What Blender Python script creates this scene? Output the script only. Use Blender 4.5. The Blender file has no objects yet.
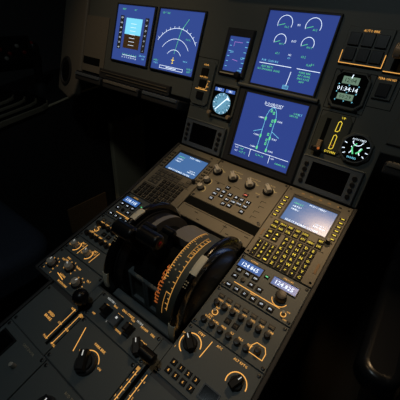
import bpy, math, random
from mathutils import Matrix, Vector
random.seed(7)
C = bpy.context.scene.collection
R = math.radians
PI = math.pi

# ------------------------------------------------------------------ materials
MATS = {}
def mat(name, col, rough=.5, metal=0., emit=None, strength=1., bump=0., scale=60., coat=0., var=0., spec=.5):
    m = bpy.data.materials.new(name); m.use_nodes = True
    nt = m.node_tree; b = nt.nodes['Principled BSDF']
    b.inputs['Base Color'].default_value = (*col, 1)
    b.inputs['Roughness'].default_value = rough
    b.inputs['Metallic'].default_value = metal
    b.inputs['Specular IOR Level'].default_value = spec
    if coat:
        b.inputs['Coat Weight'].default_value = coat; b.inputs['Coat Roughness'].default_value = .06
    if emit:
        b.inputs['Emission Color'].default_value = (*emit, 1)
        b.inputs['Emission Strength'].default_value = strength
    if bump or var:
        tc = nt.nodes.new('ShaderNodeTexCoord')
        n = nt.nodes.new('ShaderNodeTexNoise'); n.inputs['Scale'].default_value = scale; n.inputs['Detail'].default_value = 4
        nt.links.new(tc.outputs['Object'], n.inputs['Vector'])
        if bump:
            bp = nt.nodes.new('ShaderNodeBump'); bp.inputs['Strength'].default_value = bump; bp.inputs['Distance'].default_value = .0005
            nt.links.new(n.outputs['Fac'], bp.inputs['Height']); nt.links.new(bp.outputs['Normal'], b.inputs['Normal'])
        if var:
            r = nt.nodes.new('ShaderNodeValToRGB')
            r.color_ramp.elements[0].position = .3; r.color_ramp.elements[1].position = .7
            r.color_ramp.elements[0].color = (*[c*(1-var) for c in col], 1)
            r.color_ramp.elements[1].color = (*[min(1, c*(1+var)) for c in col], 1)
            nt.links.new(n.outputs['Fac'], r.inputs['Fac']); nt.links.new(r.outputs['Color'], b.inputs['Base Color'])
    MATS[name] = m
    return m

mat('panel', (.195, .175, .130), .52, bump=.25, scale=900, var=.06)  # grey-blue panel paint with the warm lamp light put into its colour
mat('mip', (.110, .122, .114), .55, bump=.25, scale=900, var=.06)
mat('panel_shaded', (.120, .140, .142), .52, bump=.25, scale=900, var=.06)  # same panel paint, made darker and cooler for the dim light aft
mat('bezel', (.11, .13, .15), .45, bump=.15, scale=700)
mat('dark_bezel', (.030, .033, .038), .5)
mat('body', (.050, .055, .060), .5, bump=.2, scale=500, var=.1)
mat('black', (.012, .012, .013), .38)
mat('slot_black', (.005, .006, .006), .9, spec=.1)
mat('key_black', (.008, .008, .008), .55, spec=.3)
mat('key_brown', (.075, .070, .058), .5)
mat('wheel', (.004, .004, .005), .20, spec=.7)
mat('wheel_side', (.005, .005, .006), .42, spec=.45)
mat('grip', (.006, .007, .009), .30)
mat('wheel_mark', (.85, .82, .66), .5)
mat('dome', (.24, .235, .22), .42, metal=.15, bump=.1, scale=400)
mat('scale_band', (.075, .085, .072), .5)
mat('knob_grey', (.52, .49, .42), .42)
mat('screw', (.07, .07, .07), .35, metal=.8)
mat('glass_off', (.003, .003, .004), .12)
mat('screen_blue', (.01, .015, .04), .22, emit=(.040, .080, .330), strength=.85)
mat('screen_ecam', (.01, .015, .04), .22, emit=(.036, .070, .320), strength=.80)
mat('screen_mcdu', (.02, .03, .05), .23, emit=(.075, .190, .45), strength=.80)
mat('screen_lcd', (.01, .02, .04), .25, emit=(.05, .15, .45), strength=.8)
mat('amber', (.3, .16, .03), .5, emit=(1.0, .47, .10), strength=1.0)
mat('amber_mid', (.3, .16, .03), .5, emit=(1.0, .47, .10), strength=.55)
mat('amber_glim', (.6, .5, .25), .5, emit=(1.0, .68, .25), strength=.28)
mat('amber_dim', (.3, .16, .03), .5, emit=(1.0, .47, .10), strength=.45)
mat('orange', (.3, .1, .02), .5, emit=(1.0, .25, .05), strength=.30)
mat('yellow', (.4, .35, .05), .5, emit=(1.0, .74, .06), strength=1.1)
mat('white_glow', (.5, .5, .5), .5, emit=(.72, .85, 1.0), strength=1.3)
mat('white_dim', (.5, .5, .45), .5, emit=(.85, .85, .8), strength=.55)
mat('cyan_glow', (.1, .3, .4), .5, emit=(.22, .75, 1.0), strength=.95)
mat('green_glow', (.05, .3, .1), .5, emit=(.15, .85, .35), strength=.85)
mat('magenta_glow', (.3, .1, .3), .5, emit=(.5, .25, .8), strength=.8)
mat('red_glow', (.4, .05, .03), .5, emit=(1.0, .22, .15), strength=1.1)
mat('lcd_white', (.5, .5, .5), .5, emit=(.75, .88, 1.0), strength=1.5)
mat('digit_cell', (.02, .04, .1), .4, emit=(.07, .16, .55), strength=.8)
mat('dial_cyan', (.1, .2, .25), .4, emit=(.16, .42, .62), strength=.75)
mat('clock_lcd', (.15, .2, .15), .4, emit=(.17, .28, .20), strength=.75)
mat('paint', (.66, .58, .38), .6)
mat('paint_dim', (.22, .19, .13), .6)
mat('red_plastic', (.35, .012, .01), .35)
mat('seat_fabric', (.035, .042, .060), .85, bump=.8, scale=350, var=.25)
mat('seat_leather', (.008, .010, .014), .27, bump=.1, scale=250)
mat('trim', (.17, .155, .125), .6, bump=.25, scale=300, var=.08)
mat('dark_trim', (.030, .030, .030), .6, bump=.3, scale=250, var=.15)
mat('carpet', (.045, .038, .030), .95, bump=1., scale=500, var=.35)
mat('tan_brown', (.28, .17, .08), .6, bump=.4, scale=120, var=.2)  # tan of the console's painted light patch; also display ground and keypad strips
mat('reflection_tan', (.50, .44, .34), .3, metal=.8)  # tan of the reflected light lines below the left screens
mat('rubber', (.02, .02, .02), .7)
mat('wall', (.10, .10, .10), .75, bump=.3, scale=120, var=.1)
mat('lamp_glow', (.8, .7, .5), .5, emit=(1., .72, .42), strength=6.)
mat('lamp_cool', (.8, .8, .8), .5, emit=(.85, .93, 1.), strength=2.)
mat('tan_handle', (.42, .30, .18), .45)

# ------------------------------------------------------------------ mesh builder
_tc = {}
def text_geo(s):
    if s in _tc: return _tc[s]
    cu = bpy.data.curves.new('legend_curve', 'FONT'); cu.body = s; cu.size = 1.0
    cu.align_x = 'CENTER'; cu.align_y = 'CENTER'; cu.resolution_u = 1
    o = bpy.data.objects.new('legend_curve', cu); C.objects.link(o)
    dg = bpy.context.evaluated_depsgraph_get(); dg.update()
    me = bpy.data.meshes.new_from_object(o.evaluated_get(dg))
    v = [tuple(p.co) for p in me.vertices]; f = [tuple(p.vertices) for p in me.polygons]
    bpy.data.objects.remove(o); bpy.data.curves.remove(cu); bpy.data.meshes.remove(me)
    if v:
        cx = (min(a[0] for a in v)+max(a[0] for a in v))/2; cy = (min(a[1] for a in v)+max(a[1] for a in v))/2
        v = [(a[0]-cx, a[1]-cy, 0) for a in v]
    _tc[s] = (v, f); return _tc[s]

class MB:
    def __init__(s): s.v = []; s.f = []; s.m = []; s.T = None; s.ms = []
    def mi(s, name):
        if name not in s.ms: s.ms.append(name)
        return s.ms.index(name)
    def add(s, V, F, m):
        b = len(s.v); k = s.mi(m)
        if s.T is not None: V = [tuple(s.T @ Vector(p)) for p in V]
        s.v += [tuple(p) for p in V]; s.f += [tuple(b+i for i in f) for f in F]; s.m += [k]*len(F)
    def prism(s, P, z0, z1, m, inset=0., ch=0.):
        # P: 2-D outline; optional chamfer at the top: inset by scaling towards the centroid
        n = len(P); cx = sum(p[0] for p in P)/n; cy = sum(p[1] for p in P)/n
        def ins(d):
            o = []
            for i in range(n):
                a = Vector(P[i-1]); b = Vector(P[i]); c = Vector(P[(i+1) % n])
                e1 = (b-a).normalized(); e2 = (c-b).normalized()
                n1 = Vector((-e1.y, e1.x)); n2 = Vector((-e2.y, e2.x))
                if area > 0: pass
                else: n1 = -n1; n2 = -n2
                k = n1+n2; L = k.length
                k = k/L*(d/max(.35, (L/2))) if L > 1e-6 else n1*d
                o.append((b.x+k.x, b.y+k.y))
            return o
        area = sum(P[i-1][0]*P[i][1]-P[i][0]*P[i-1][1] for i in range(n))
        lay = [(P, z0)]
        if ch: lay += [(P, z1-ch), (ins(ch if not inset else inset), z1)]
        else: lay += [(P, z1)]
        V = []; F = []
        for Q, z in lay: V += [(q[0], q[1], z) for q in Q]
        L = len(lay)
        for k in range(L-1):
            for i in range(n):
                j = (i+1) % n; F.append((k*n+i, k*n+j, (k+1)*n+j, (k+1)*n+i))
        F.append(tuple(range(n-1, -1, -1))); F.append(tuple((L-1)*n+i for i in range(n)))
        s.add(V, F, m)
    def box(s, x0, x1, y0, y1, z0, z1, m, ch=0.):
        s.prism([(x0, y0), (x1, y0), (x1, y1), (x0, y1)], z0, z1, m, ch=ch)
    def cbox(s, x, y, w, h, z0, z1, m, ch=0.): s.box(x-w/2, x+w/2, y-h/2, y+h/2, z0, z1, m, ch)
    def frame(s, x0, x1, y0, y1, a0, a1, b0, b1, z0, z1, m, ch=0.):
        # rectangular ring: outer x0..x1,y0..y1 ; hole a0..a1,b0..b1
        o = [(x0, y0), (x1, y0), (x1, y1), (x0, y1)]; i = [(a0, b0), (a1, b0), (a1, b1), (a0, b1)]
        c = ch; oi = [(x0+c, y0+c), (x1-c, y0+c), (x1-c, y1-c), (x0+c, y1-c)]
        V = [(*p, z0) for p in o]+[(*p, z1-c) for p in o]+[(*p, z1) for p in oi]+[(*p, z1) for p in i]+[(*p, z0) for p in i]
        F = []
        for k in range(4):
            for q in range(4):
                r = (q+1) % 4; F.append((k*4+q, k*4+r, (k+1)*4+r, (k+1)*4+q))
        for q in range(4):
            r = (q+1) % 4; F.append((16+q, 16+r, r, q))
        s.add(V, F, m)
    def lathe(s, x, y, prof, m, n=24, sx=1., a0=0.):
        # prof: list of (r,z) bottom to top, closed by caps
        V = []; F = []
        for r, z in prof:
            for i in range(n):
                a = a0+2*PI*i/n; V.append((x+r*sx*math.cos(a), y+r*math.sin(a), z))
        for k in range(len(prof)-1):
            for i in range(n):
                j = (i+1) % n; F.append((k*n+i, k*n+j, (k+1)*n+j, (k+1)*n+i))
        F.append(tuple(range(n-1, -1, -1))); F.append(tuple((len(prof)-1)*n+i for i in range(n)))
        s.add(V, F, m)
    def washer(s, x, y, r0, r1, z0, z1, m, a=0., b=360., n=28):
        full = abs(b-a) >= 359.9; V = []; F = []; k = n if full else n+1
        for i in range(k):
            t = R(a+(b-a)*i/n); c, q = math.cos(t), math.sin(t)
            V += [(x+r0*c, y+r0*q, z0), (x+r1*c, y+r1*q, z0), (x+r1*c, y+r1*q, z1), (x+r0*c, y+r0*q, z1)]
        for i in range(n if full else n):
            p = i*4; q = ((i+1) % k)*4
            for e in range(4): F.append((p+e, p+(e+1) % 4, q+(e+1) % 4, q+e))
        if not full: F += [(0, 1, 2, 3), (n*4+3, n*4+2, n*4+1, n*4)]
        s.add(V, F, m)
    def tube(s, P, r, m, n=8, r1=None):
        P = [Vector(p) for p in P]; V = []; F = []; N = len(P); up = None
        for i, p in enumerate(P):
            d = (P[min(i+1, N-1)]-P[max(i-1, 0)]).normalized()
            if up is None: up = d.orthogonal().normalized()
            up = (up-d*up.dot(d)).normalized(); w = d.cross(up)
            rr = r if r1 is None else r+(r1-r)*i/(N-1)
            for k in range(n):
                a = 2*PI*k/n; V.append(tuple(p+up*rr*math.cos(a)+w*rr*math.sin(a)))
        for i in range(N-1):
            for k in range(n):
                j = (k+1) % n; F.append((i*n+k, i*n+j, (i+1)*n+j, (i+1)*n+k))
        F.append(tuple(range(n-1, -1, -1))); F.append(tuple((N-1)*n+i for i in range(n)))
        s.add(V, F, m)
    def line(s, P, w, z, m):
        for a, b in zip(P[:-1], P[1:]):
            a = Vector(a); b = Vector(b); d = (b-a).normalized(); n = Vector((-d.y, d.x))*w/2; d = d*w*.3
            q = [a-d-n, b+d-n, b+d+n, a-d+n]
            s.add([(p.x, p.y, z) for p in q], [(0, 1, 2, 3)], m)
    def arc(s, x, y, r, a, b, w, z, m, n=20):
        s.line([(x+r*math.cos(R(a+(b-a)*i/n)), y+r*math.sin(R(a+(b-a)*i/n))) for i in range(n+1)], w, z, m)
    def text(s, t, x, y, z, size, m, rot=0., wx=1.):
        v, f = text_geo(t)
        if not v: return
        c, q = math.cos(rot), math.sin(rot)
        s.add([(x+(a[0]*c*wx-a[1]*q)*size, y+(a[0]*q*wx+a[1]*c)*size, z) for a in v], f, m)
    def mesh(s, name, smooth=False):
        me = bpy.data.meshes.new(name); me.from_pydata(s.v, [], s.f)
        for k in s.ms: me.materials.append(MATS[k])
        for p, k in zip(me.polygons, s.m): p.material_index = k
        if smooth:
            for p in me.polygons: p.use_smooth = True
        me.update(); return me
    def build(s, name, parent=None, smooth=False, loc=(0, 0, 0), bevel=0., seg=2):
        me = s.mesh(name, smooth)
        o = bpy.data.objects.new(name, me); C.objects.link(o)
        if parent is not None: o.parent = parent
        o.location = loc
        if smooth:
            me.set_sharp_from_angle(angle=R(38))
        if bevel:
            b = o.modifiers.new('Bevel', 'BEVEL'); b.width = bevel; b.segments = seg; b.limit_method = 'ANGLE'; b.angle_limit = R(35)
        return o

# ------------------------------------------------------------------ frames
TILT = R(20)                       # slope of the forward pedestal above the horizontal
W = Matrix.Translation((0, 0, .80)) @ Matrix.Rotation(TILT, 4, 'X')
AL = .9136                         # angle between pedestal and instrument panel
def fr(X, Y, Z, O):
    return Matrix(((X[0], Y[0], Z[0], O[0]), (X[1], Y[1], Z[1], O[1]), (X[2], Y[2], Z[2], O[2]), (0, 0, 0, 1)))
FB = W
FM = W @ fr((1, 0, 0), (0, math.cos(AL), math.sin(AL)), (0, -math.sin(AL), math.cos(AL)), (0, 0, 0))
G5 = R(5.5)
FC = W @ fr((1, 0, 0), (0, math.cos(G5), -math.sin(G5)), (0, math.sin(G5), math.cos(G5)), (0, -.215, 0))
FW = Matrix.Identity(4)

def tag(o, label, cat, group=None):
    o['label'] = label; o['category'] = cat
    if group: o['group'] = group
def thing(name, label, cat, F, x=0, y=0, z=0, group=None):
    o = bpy.data.objects.new(name, None); C.objects.link(o); o.empty_display_size = .02
    o.matrix_world = F @ Matrix.Translation((x, y, z)); tag(o, label, cat, group); return o
class Mod:
    """a module in frame F, described in the frame's own coordinates"""
    def __init__(s, name, label, cat, F, cx, cy, group=None):
        s.cx, s.cy = cx, cy; s.root = thing(name, label, cat, F, cx, cy, 0, group)
    def mb(s): b = MB(); b.T = Matrix.Translation((-s.cx, -s.cy, 0)); return b
    def put(s, b, name, **k): return b.build(name, s.root, **k)
def place(mod, name, me, x, y, z=0, rot=0, parent=None, label=None):
    o = bpy.data.objects.new(name, me); C.objects.link(o); o.parent = parent or mod.root
    o.location = (x-mod.cx, y-mod.cy, z); o.rotation_euler = (0, 0, rot)
    if label: o['label'] = label
    return o
_kc = {}
def key_mesh(w, h, t, size, cap='key_black', leg='amber', ht=.0022, glow=None):
    k = (w, h, t, size, cap, leg, ht, glow)
    if k in _kc: return _kc[k]
    b = MB(); b.cbox(0, 0, w, h, -.0005, ht, cap, ch=.0007)
    if t == '-': b.cbox(0, 0, w*.55, h*.3, ht, ht+.00015, leg)
    elif t == '^': b.prism([(-w*.2, -h*.18), (w*.2, -h*.18), (0, h*.25)], ht, ht+.00015, leg)
    elif t: b.text(t, 0, 0, ht+.0001, size*(1.12 if len(t) > 2 else 1), leg, 0, .66 if len(t) > 2 else .85 if len(t) > 1 else 1)
    _kc[k] = b.mesh('key'); return _kc[k]
def knob_mesh(r, h, m='black', ptr='white_dim', skirt=None, bar=False, n=20):
    k = ('knob', r, h, m, ptr, skirt, bar)
    if k in _kc: return _kc[k]
    b = MB()
    if skirt: b.lathe(0, 0, [(r*1.35, 0), (r*1.3, h*.25), (r*1.15, h*.32)], skirt, n)
    if bar:
        b.lathe(0, 0, [(r, 0), (r*.97, h*.45), (r*.9, h*.5)], m, n)
        b.box(-r*.50, r*.50, -r*1.08, r*1.16, h*.40, h, m, ch=r*.12)
        if ptr: b.cbox(0, r*.72, r*.12, r*.6, h, h+.0002, ptr)
    else:
        b.lathe(0, 0, [(r, 0), (r*.96, h*.8), (r*.84, h*.97), (r*.5, h)], m, n)
        if ptr: b.cbox(0, r*.55, r*.16, r*.6, h*.985, h+.0003, ptr)
    me = b.mesh('knob', True); me.set_sharp_from_angle(angle=R(35)); _kc[k] = me; return me
sb = MB(); sb.lathe(0, 0, [(.0033, -.0002), (.0033, .0006), (.0026, .0010)], 'screw', 14); sb.cbox(0, 0, .0048, .0008, .0010, .00115, 'slot_black')
SCREW = sb.mesh('fastener', True)
def fasteners(mod, pts):
    for x, y in pts: place(mod, 'fastener', SCREW, x, y, 0, random.uniform(0, 3))
def faceplate(mod, x0, x1, y0, y1, m='panel_shaded', th=.003, scr=True, gap=.0006):
    b = mod.mb(); b.box(x0+gap, x1-gap, y0+gap, y1-gap, -th, 0, m, ch=.0007); mod.put(b, 'faceplate')
    if scr:
        i = .006; fasteners(mod, [(x0+i, y0+i), (x1-i, y0+i), (x1-i, y1-i), (x0+i, y1-i)])

# ------------------------------------------------------------------ pedestal body (B frame is not flat: built in the un-tilted frame W)
def ycs(s_): return -.215-s_*math.cos(G5), s_*math.sin(G5)
def side(y, z, dz=0): return (y, z+dz)
def body_piece(b, x0, x1, prof, m='body'):
    n = len(prof)
    V = [(x0, p[0], p[1]) for p in prof]+[(x1, p[0], p[1]) for p in prof]
    F = [tuple(range(n-1, -1, -1)), tuple(range(n, 2*n))]+[(i, (i+1) % n, n+(i+1) % n, n+i) for i in range(n)]
    b.add(V, F, m)
def fl(y, zw=0.):      # height in frame W of the floor below the point with frame coordinate y
    return (zw-.8-y*math.sin(TILT))/math.cos(TILT)
ped = thing('centre_pedestal', 'long dark pedestal between the pilot seats carrying the keypads and levers', 'pedestal', FW, 0, -.2, 0)
pinv = Matrix.Translation((0, .2, 0)) @ W
K = .0035
def wpt(y, z): return (y, z)
b = MB(); b.T = pinv
ya, za = ycs(.27); yb, zb = ycs(.222); ye, ze = ycs(.48)
def low(y, d): return (y+0*d, -d)
yw0 = -.203
for sx in (-1, 1):
    x0, x1 = sorted((sx*.098, sx*.246))
    body_piece(b, x0, x1, [(-.0, -K), (-.215, -K), (ya, za-K), (ya-.10, fl(ya-.1)+.02), (.12, fl(.12)+.02), (.05, -.06)])
body_piece(b, -.098, .098, [(0, -K), (yw0, -K), (yw0, -.17), (.03, -.17)])
body_piece(b, -.098, .098, [(yb, zb-K), (ya, za-K), (ya, -.17), (yb, -.17)])
body_piece(b, -.187, .187, [(ya, za-K), (ye, ze-K), (ye-.05, fl(ye-.05)+.02), (ya-.1, fl(ya-.1)+.02), (ya, -.2)])
body_piece(b, -.098, .098, [(yw0, -.17), (yb, -.17), (yb, -.2), (yw0, -.2)])
b.build('pedestal_shell', ped)
for sx in (-1, 1):   # raised edge rails
    b = MB(); b.T = pinv
    x0, x1 = sorted((sx*.2445, sx*.252)); x2, x3 = sorted((sx*.185, sx*.192))
    body_piece(b, x0, x1, [(-.001, .003), (-.215, .003), (ya-.004, za+.003), (ya-.004, za-.02), (-.215, -.02), (-.001, -.02)], 'dark_trim')
    body_piece(b, x2, x3, [(ya, za+.003), (ye, ze+.003), (ye, ze-.02), (ya, za-.02)], 'dark_trim')
    x4, x5 = sorted((sx*.192, sx*.2445))
    body_piece(b, x4, x5, [(ya+.0, za+.003), (ya-.006, za+.003), (ya-.006, za-.02), (ya, za-.02)], 'dark_trim')
    b.build('edge_rail', ped, bevel=.0015)

# blank panel + dark slot forward of the throttle quadrant
m = Mod('blanking_panel', 'plain brown grey blanking plate with fine seams ahead of the thrust levers', 'panel', FB, 0, -.185)
b = m.mb()
b.box(-.0975, .0975, -.2028, -.1682, -.003, 0, 'panel', ch=.0008); m.put(b, 'faceplate')
b = m.mb()
b.line([(-.09, -.1725), (.09, -.1725)], .0012, .0002, 'slot_black'); b.line([(.03, -.172), (.03, -.2)], .0008, .0002, 'slot_black')
for x in (-.05, .03, .085): b.cbox(x, -.180, .010, .0016, 0, .0003, 'slot_black')
for x in (-.035, .045): b.cbox(x, -.195, .008, .0016, 0, .0003, 'slot_black')
m.put(b, 'seam_marks')
m = Mod('printer_slot_bar', 'long black recessed bar across the pedestal below the grey knob panel', 'panel', FB, 0, -.155)
b = m.mb(); b.box(-.0975, .0975, -.1675, -.1455, -.003, -.0008, 'slot_black'); m.put(b, 'recess')

# ------------------------------------------------------------------ ECAM control panel
m = Mod('display_control_panel', 'brown lit control panel with grey knobs and small white lit keys between the keypads', 'control panel', FB, 0, -.073)
faceplate(m, -.0975, .0975, -.1445, -.002, 'panel')
kn = knob_mesh(.0095, .019, 'knob_grey', 'black', 'key_black', True)
for x, r, y in ((-.081, .5, -.046), (-.033, .3, -.048), (.016, .2, -.049), (.063, .4, -.045)):
    place(m, 'knob', kn, x, y, 0, r+.4)
kn2 = knob_mesh(.0072, .015, 'knob_grey', 'black', 'key_black', False)
place(m, 'knob', kn2, -.086, -.086, 0, 1.); place(m, 'knob', kn2, -.087, -.113, 0, .2)
b = m.mb()
for x in (-.081, -.033, .016, .063):
    y = -.046
    b.text('OFF', x-.012, y+.008, .0003, .004, 'amber_glim'); b.text('BRT', x+.016, y+.008, .0003, .004, 'amber_glim')
    b.arc(x, y, .0155, 20, 160, .0008, .0003, 'amber_glim')
for s_, x in (('UPPER DISPLAY', -.033), ('LOWER DISPLAY', .016), ('ECAM/ND', .063), ('L', -.081)):
    b.text(s_, x, -.024, .0003, .0042, 'amber_glim')
b.line([(-.07, -.075), (-.04, -.075)], .001, .0003, 'slot_black'); b.line([(.0, -.070), (-.018, -.068)], .001, .0003, 'slot_black')
for x in (-.09, -.086):
    b.arc(x, -.086, .012, -40, 60, .0012, .0003, 'amber_glim'); b.arc(x, -.113, .012, -40, 60, .0012, .0003, 'amber_glim')
b.text('ECAM', .045, -.062, .0003, .004, 'amber_glim')
for x, y in ((.070, -.080), (.073, -.095), (.070, -.112), (.071, -.128)):
    b.line([(x-.006, y-.004), (x-.006, y+.003), (x+.006, y+.003)], .0011, .0003, 'slot_black')
m.put(b, 'legend')
for i, (x, y, t, g) in enumerate(((-.027, -.080, 'T.O', 'white_glow'), (.023, -.080, 'EMER', 'red_glow'),
    (-.045, -.096, 'ENG', 'white_glow'), (-.028, -.096, 'BLD', 'white_glow'), (-.010, -.097, 'PRS', 'white_glow'), (.008, -.097, 'EL', 'white_glow'), (.023, -.097, 'AC', 'white_glow'), (.040, -.097, 'DC', 'white_glow'),
    (-.045, -.111, 'HYD', 'white_glow'), (-.027, -.110, 'C/B', 'white_glow'), (-.009, -.113, 'APU', 'white_glow'), (.008, -.112, 'COND', 'white_glow'), (.024, -.111, 'DOOR', 'white_glow'), (.040, -.111, 'WHL', 'white_glow'),
    (-.045, -.127, 'CLR', 'white_glow'), (-.010, -.128, 'STS', 'white_glow'), (.006, -.126, 'RCL', 'white_glow'), (.040, -.127, 'CLR', 'white_glow'))):
    place(m, 'key', key_mesh(.0120, .0108, t, .0052 if len(t) > 2 else .0064, 'key_black', g), x, y)
fasteners(m, [(-.057, -.078), (.05, -.070), (.088, -.135), (-.09, -.137)])

# ------------------------------------------------------------------ MCDU
def mcdu(cx, lit, label):
    m = Mod('keypad_display_unit', label, 'control unit', FB, cx, -.1085, )
    hw = .073
    leg = 'yellow' if lit else 'paint_dim'; cap = 'key_black' if lit else 'key_brown'
    b = m.mb()
    b.frame(cx-hw+.0005, cx+hw-.0005, -.2135, -.0025, cx-.0535, cx+.0535, -.103, -.021, -.003, .001, 'panel', ch=.0008)
    m.put(b, 'faceplate')
    b = m.mb(); b.frame(cx-.0535, cx+.0535, -.103, -.021, cx-.0496, cx+.0496, -.0985, -.0303, -.003, .0002, 'dark_bezel'); m.put(b, 'screen_bezel')
    b = m.mb(); b.box(cx-.0496, cx+.0496, -.0985, -.0303, -.003, -.0006, 'screen_mcdu'); scr = m.put(b, 'screen')
    b = m.mb(); z = -.0004
    w = 'lcd_white'
    b.text('MCDU MENU', cx+.008, -.0355, z, .0062, w)
    b.text('<FMGC', cx-.032, -.0440, z, .0068, 'green_glow')
    b.text('<ATSU', cx-.032, -.0530, z, .0068, w)
    b.text('<AIDS', cx-.033, -.0615, z, .0068, w)
    b.text('RETURN>', cx+.031, -.0835, z, .0060, w); b.text('NAV B/UP', cx+.030, -.0770, z, .0042, w)
    b.text('SELECT DESIRED SYSTEM', cx-.004, -.0945, z, .0066, w)
    m.put(b, 'screen_text')
    for sx in (-1, 1):
        for k in range(6):
            y = -.040-k*.0115
            place(m, 'line_select_key', key_mesh(.0115, .0060, '-', .004, 'key_black', leg), cx+sx*.0635, y)
    b = m.mb()
    for i in range(5):
        b.text('FM', cx-.036+i*.02, -.0125, .0012, .0050, 'amber_dim' if lit else 'paint_dim')
    b.cbox(cx+.048, -.0125, .006, .003, .001, .0016, 'slot_black')
    b.line([(cx-.050, -.1350), (cx+.061, -.1350)], .0013, .0012, 'slot_black')
    b.line([(cx-.064, -.1665), (cx-.022, -.1665)], .0013, .0012, 'slot_black')
    b.cbox(cx-.064, -.150, .0035, .018, .001, .0018, 'paint_dim' if not lit else 'tan_brown')
    b.cbox(cx+.0645, -.173, .0045, .024, .001, .0018, 'tan_brown' if lit else 'paint_dim')
    m.put(b, 'legend')
    r1 = ['DIR', 'PROG', 'PERF', 'INIT', 'DATA', None, 'BRT']; r2 = ['F-PLN', 'RAD', 'FUEL', 'SEC', 'ATC', 'MENU', 'DIM']
    for rr, y in ((r1, -.1135), (r2, -.1265)):
        for i, t in enumerate(rr):
            if t: place(m, 'key', key_mesh(.0138, .0104, t, .0062, 'key_black' if lit else cap, leg), cx-.050+i*.0163, y, .001)
    for t, x, y in (('AIR', -.050, -.1420), ('^', -.050, -.1550), ('^', -.034, -.1550), ('^', -.034, -.1420)):
        o = place(m, 'key', key_mesh(.0138, .0104, t, .0062, 'key_black' if lit else cap, leg), cx+x, y, .001)
    for r_ in range(4):
        for c_ in range(3):
            t = ['123', '456', '789', '.0-'][r_][c_]
            place(m, 'key', key_mesh(.0112, .0092, t, .0080, 'key_black', leg, .0020), cx-.056+c_*.0142, -.1740-r_*.0108, .001)
    al = 'ABCDEFGHIJKLMNOPQRSTUVWXYZ/ +C'
    for r_ in range(6):
        for c_ in range(5):
            t = al[r_*5+c_]; t = 'SP' if t == ' ' else t
            place(m, 'key', key_mesh(.0116, .0106, t, .0082 if len(t) == 1 else .005, 'key_black', leg, .0020), cx-.0125+c_*.0142, -.1425-r_*.0128, .001)
    kb = MB(); kb.lathe(0, 0, [(.0050, 0), (.0050, .010), (.0035, .0118)], 'black', 16)
    o = kb.build('brightness_knob', m.root, smooth=True, loc=(.059, .0005, .001))
    fasteners(m, [(cx-.066, -.012), (cx+.066, -.012), (cx+.066, -.107), (cx-.066, -.107), (cx+.066, -.206), (cx-.066, -.206)])
    return m
mcdu(-.1715, False, 'far keypad unit with unlit brown keys and plain blue screen, left of the knob panel')
mcdu(.1715, True, 'near keypad unit with yellow lit keys and screen catching a warm glow')

# ------------------------------------------------------------------ radio panels
def rmp(cx, label, f1, f2, y0=-.087):
    m = Mod('radio_panel', label, 'radio panel', FC, cx, -.0435)
    d = cx-.171
    faceplate(m, cx-.073, cx+.073, -.0865, -.0005, 'panel_shaded')
    for xa, xb, t in ((.1045, .1540, f1), (.1775, .2265, f2)):
        b = m.mb(); b.frame(xa+d-.002, xb+d+.002, -.0335, -.0115, xa+d, xb+d, -.0315, -.0135, 0, .0022, 'black', ch=.0006)
        b.box(xa+d, xb+d, -.0315, -.0135, -.0002, .0008, 'screen_lcd'); w = m.put(b, 'display_window')
        b = m.mb(); b.text(t, (xa+xb)/2+d, -.0225, .0010, .0125, 'lcd_white', wx=.95); b.build('digits', w)
    b = m.mb()
    b.text('ACTIVE', .130+d, -.0075, .0003, .0048, 'amber'); b.text('STBY/CRS', .203+d, -.0075, .0003, .0048, 'amber')
    b.line([(.120+d, -.0660), (.214+d, -.0660)], .0014, .0003, 'amber'); b.text('NAV', .162+d, -.0690, .0004, .0050, 'amber')
    b.arc(.207+d, -.050, .0145, 195, 345, .0012, .0003, 'amber')
    b.washer(.224+d, -.072, .0040, .0052, 0, .0004, 'amber'); b.text('ON', .2300+d, -.064, .0003, .004, 'amber'); b.text('OFF', .2300+d, -.080, .0003, .004, 'amber')
    m.put(b, 'legend')
    place(m, 'transfer_key', key_mesh(.009, .007, '-', .004, 'key_black', 'green_glow'), .166+d, -.0235)
    for x, y, t in ((.114, -.0390, 'VHF1'), (.132, -.0390, 'VHF2'), (.150, -.0390, 'VHF3'), (.114, -.0545, 'HF1'), (.150, -.0545, 'HF2'), (.167, -.0545, 'AM'),
                    (.114, -.0770, 'NAV'), (.1315, -.0770, 'VOR'), (.149, -.0770, 'ILS'), (.1665, -.0770, 'MLS'), (.184, -.0770, 'ADF'), (.2015, -.0770, 'BFO')):
        place(m, 'key', key_mesh(.0125, .0098, t, .0042, 'key_black', 'white_glow'), x+d, y)
    place(m, 'knob', knob_mesh(.0048, .004, 'black', None), .132+d, -.0545)
    place(m, 'tuning_knob', knob_mesh(.0105, .016, 'knob_grey' if False else 'black', None, None), .207+d, -.048)
    place(m, 'power_switch', knob_mesh(.0032, .010, 'knob_grey', None, None), .224+d, -.072)
rmp(.171, 'radio panel with two bright blue white number windows, right of the near trim wheel', '124.865', '124.825')
rmp(-.171, 'radio panel with a small lit number window beyond the thrust lever grips', '118.105', '121.500')

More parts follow.
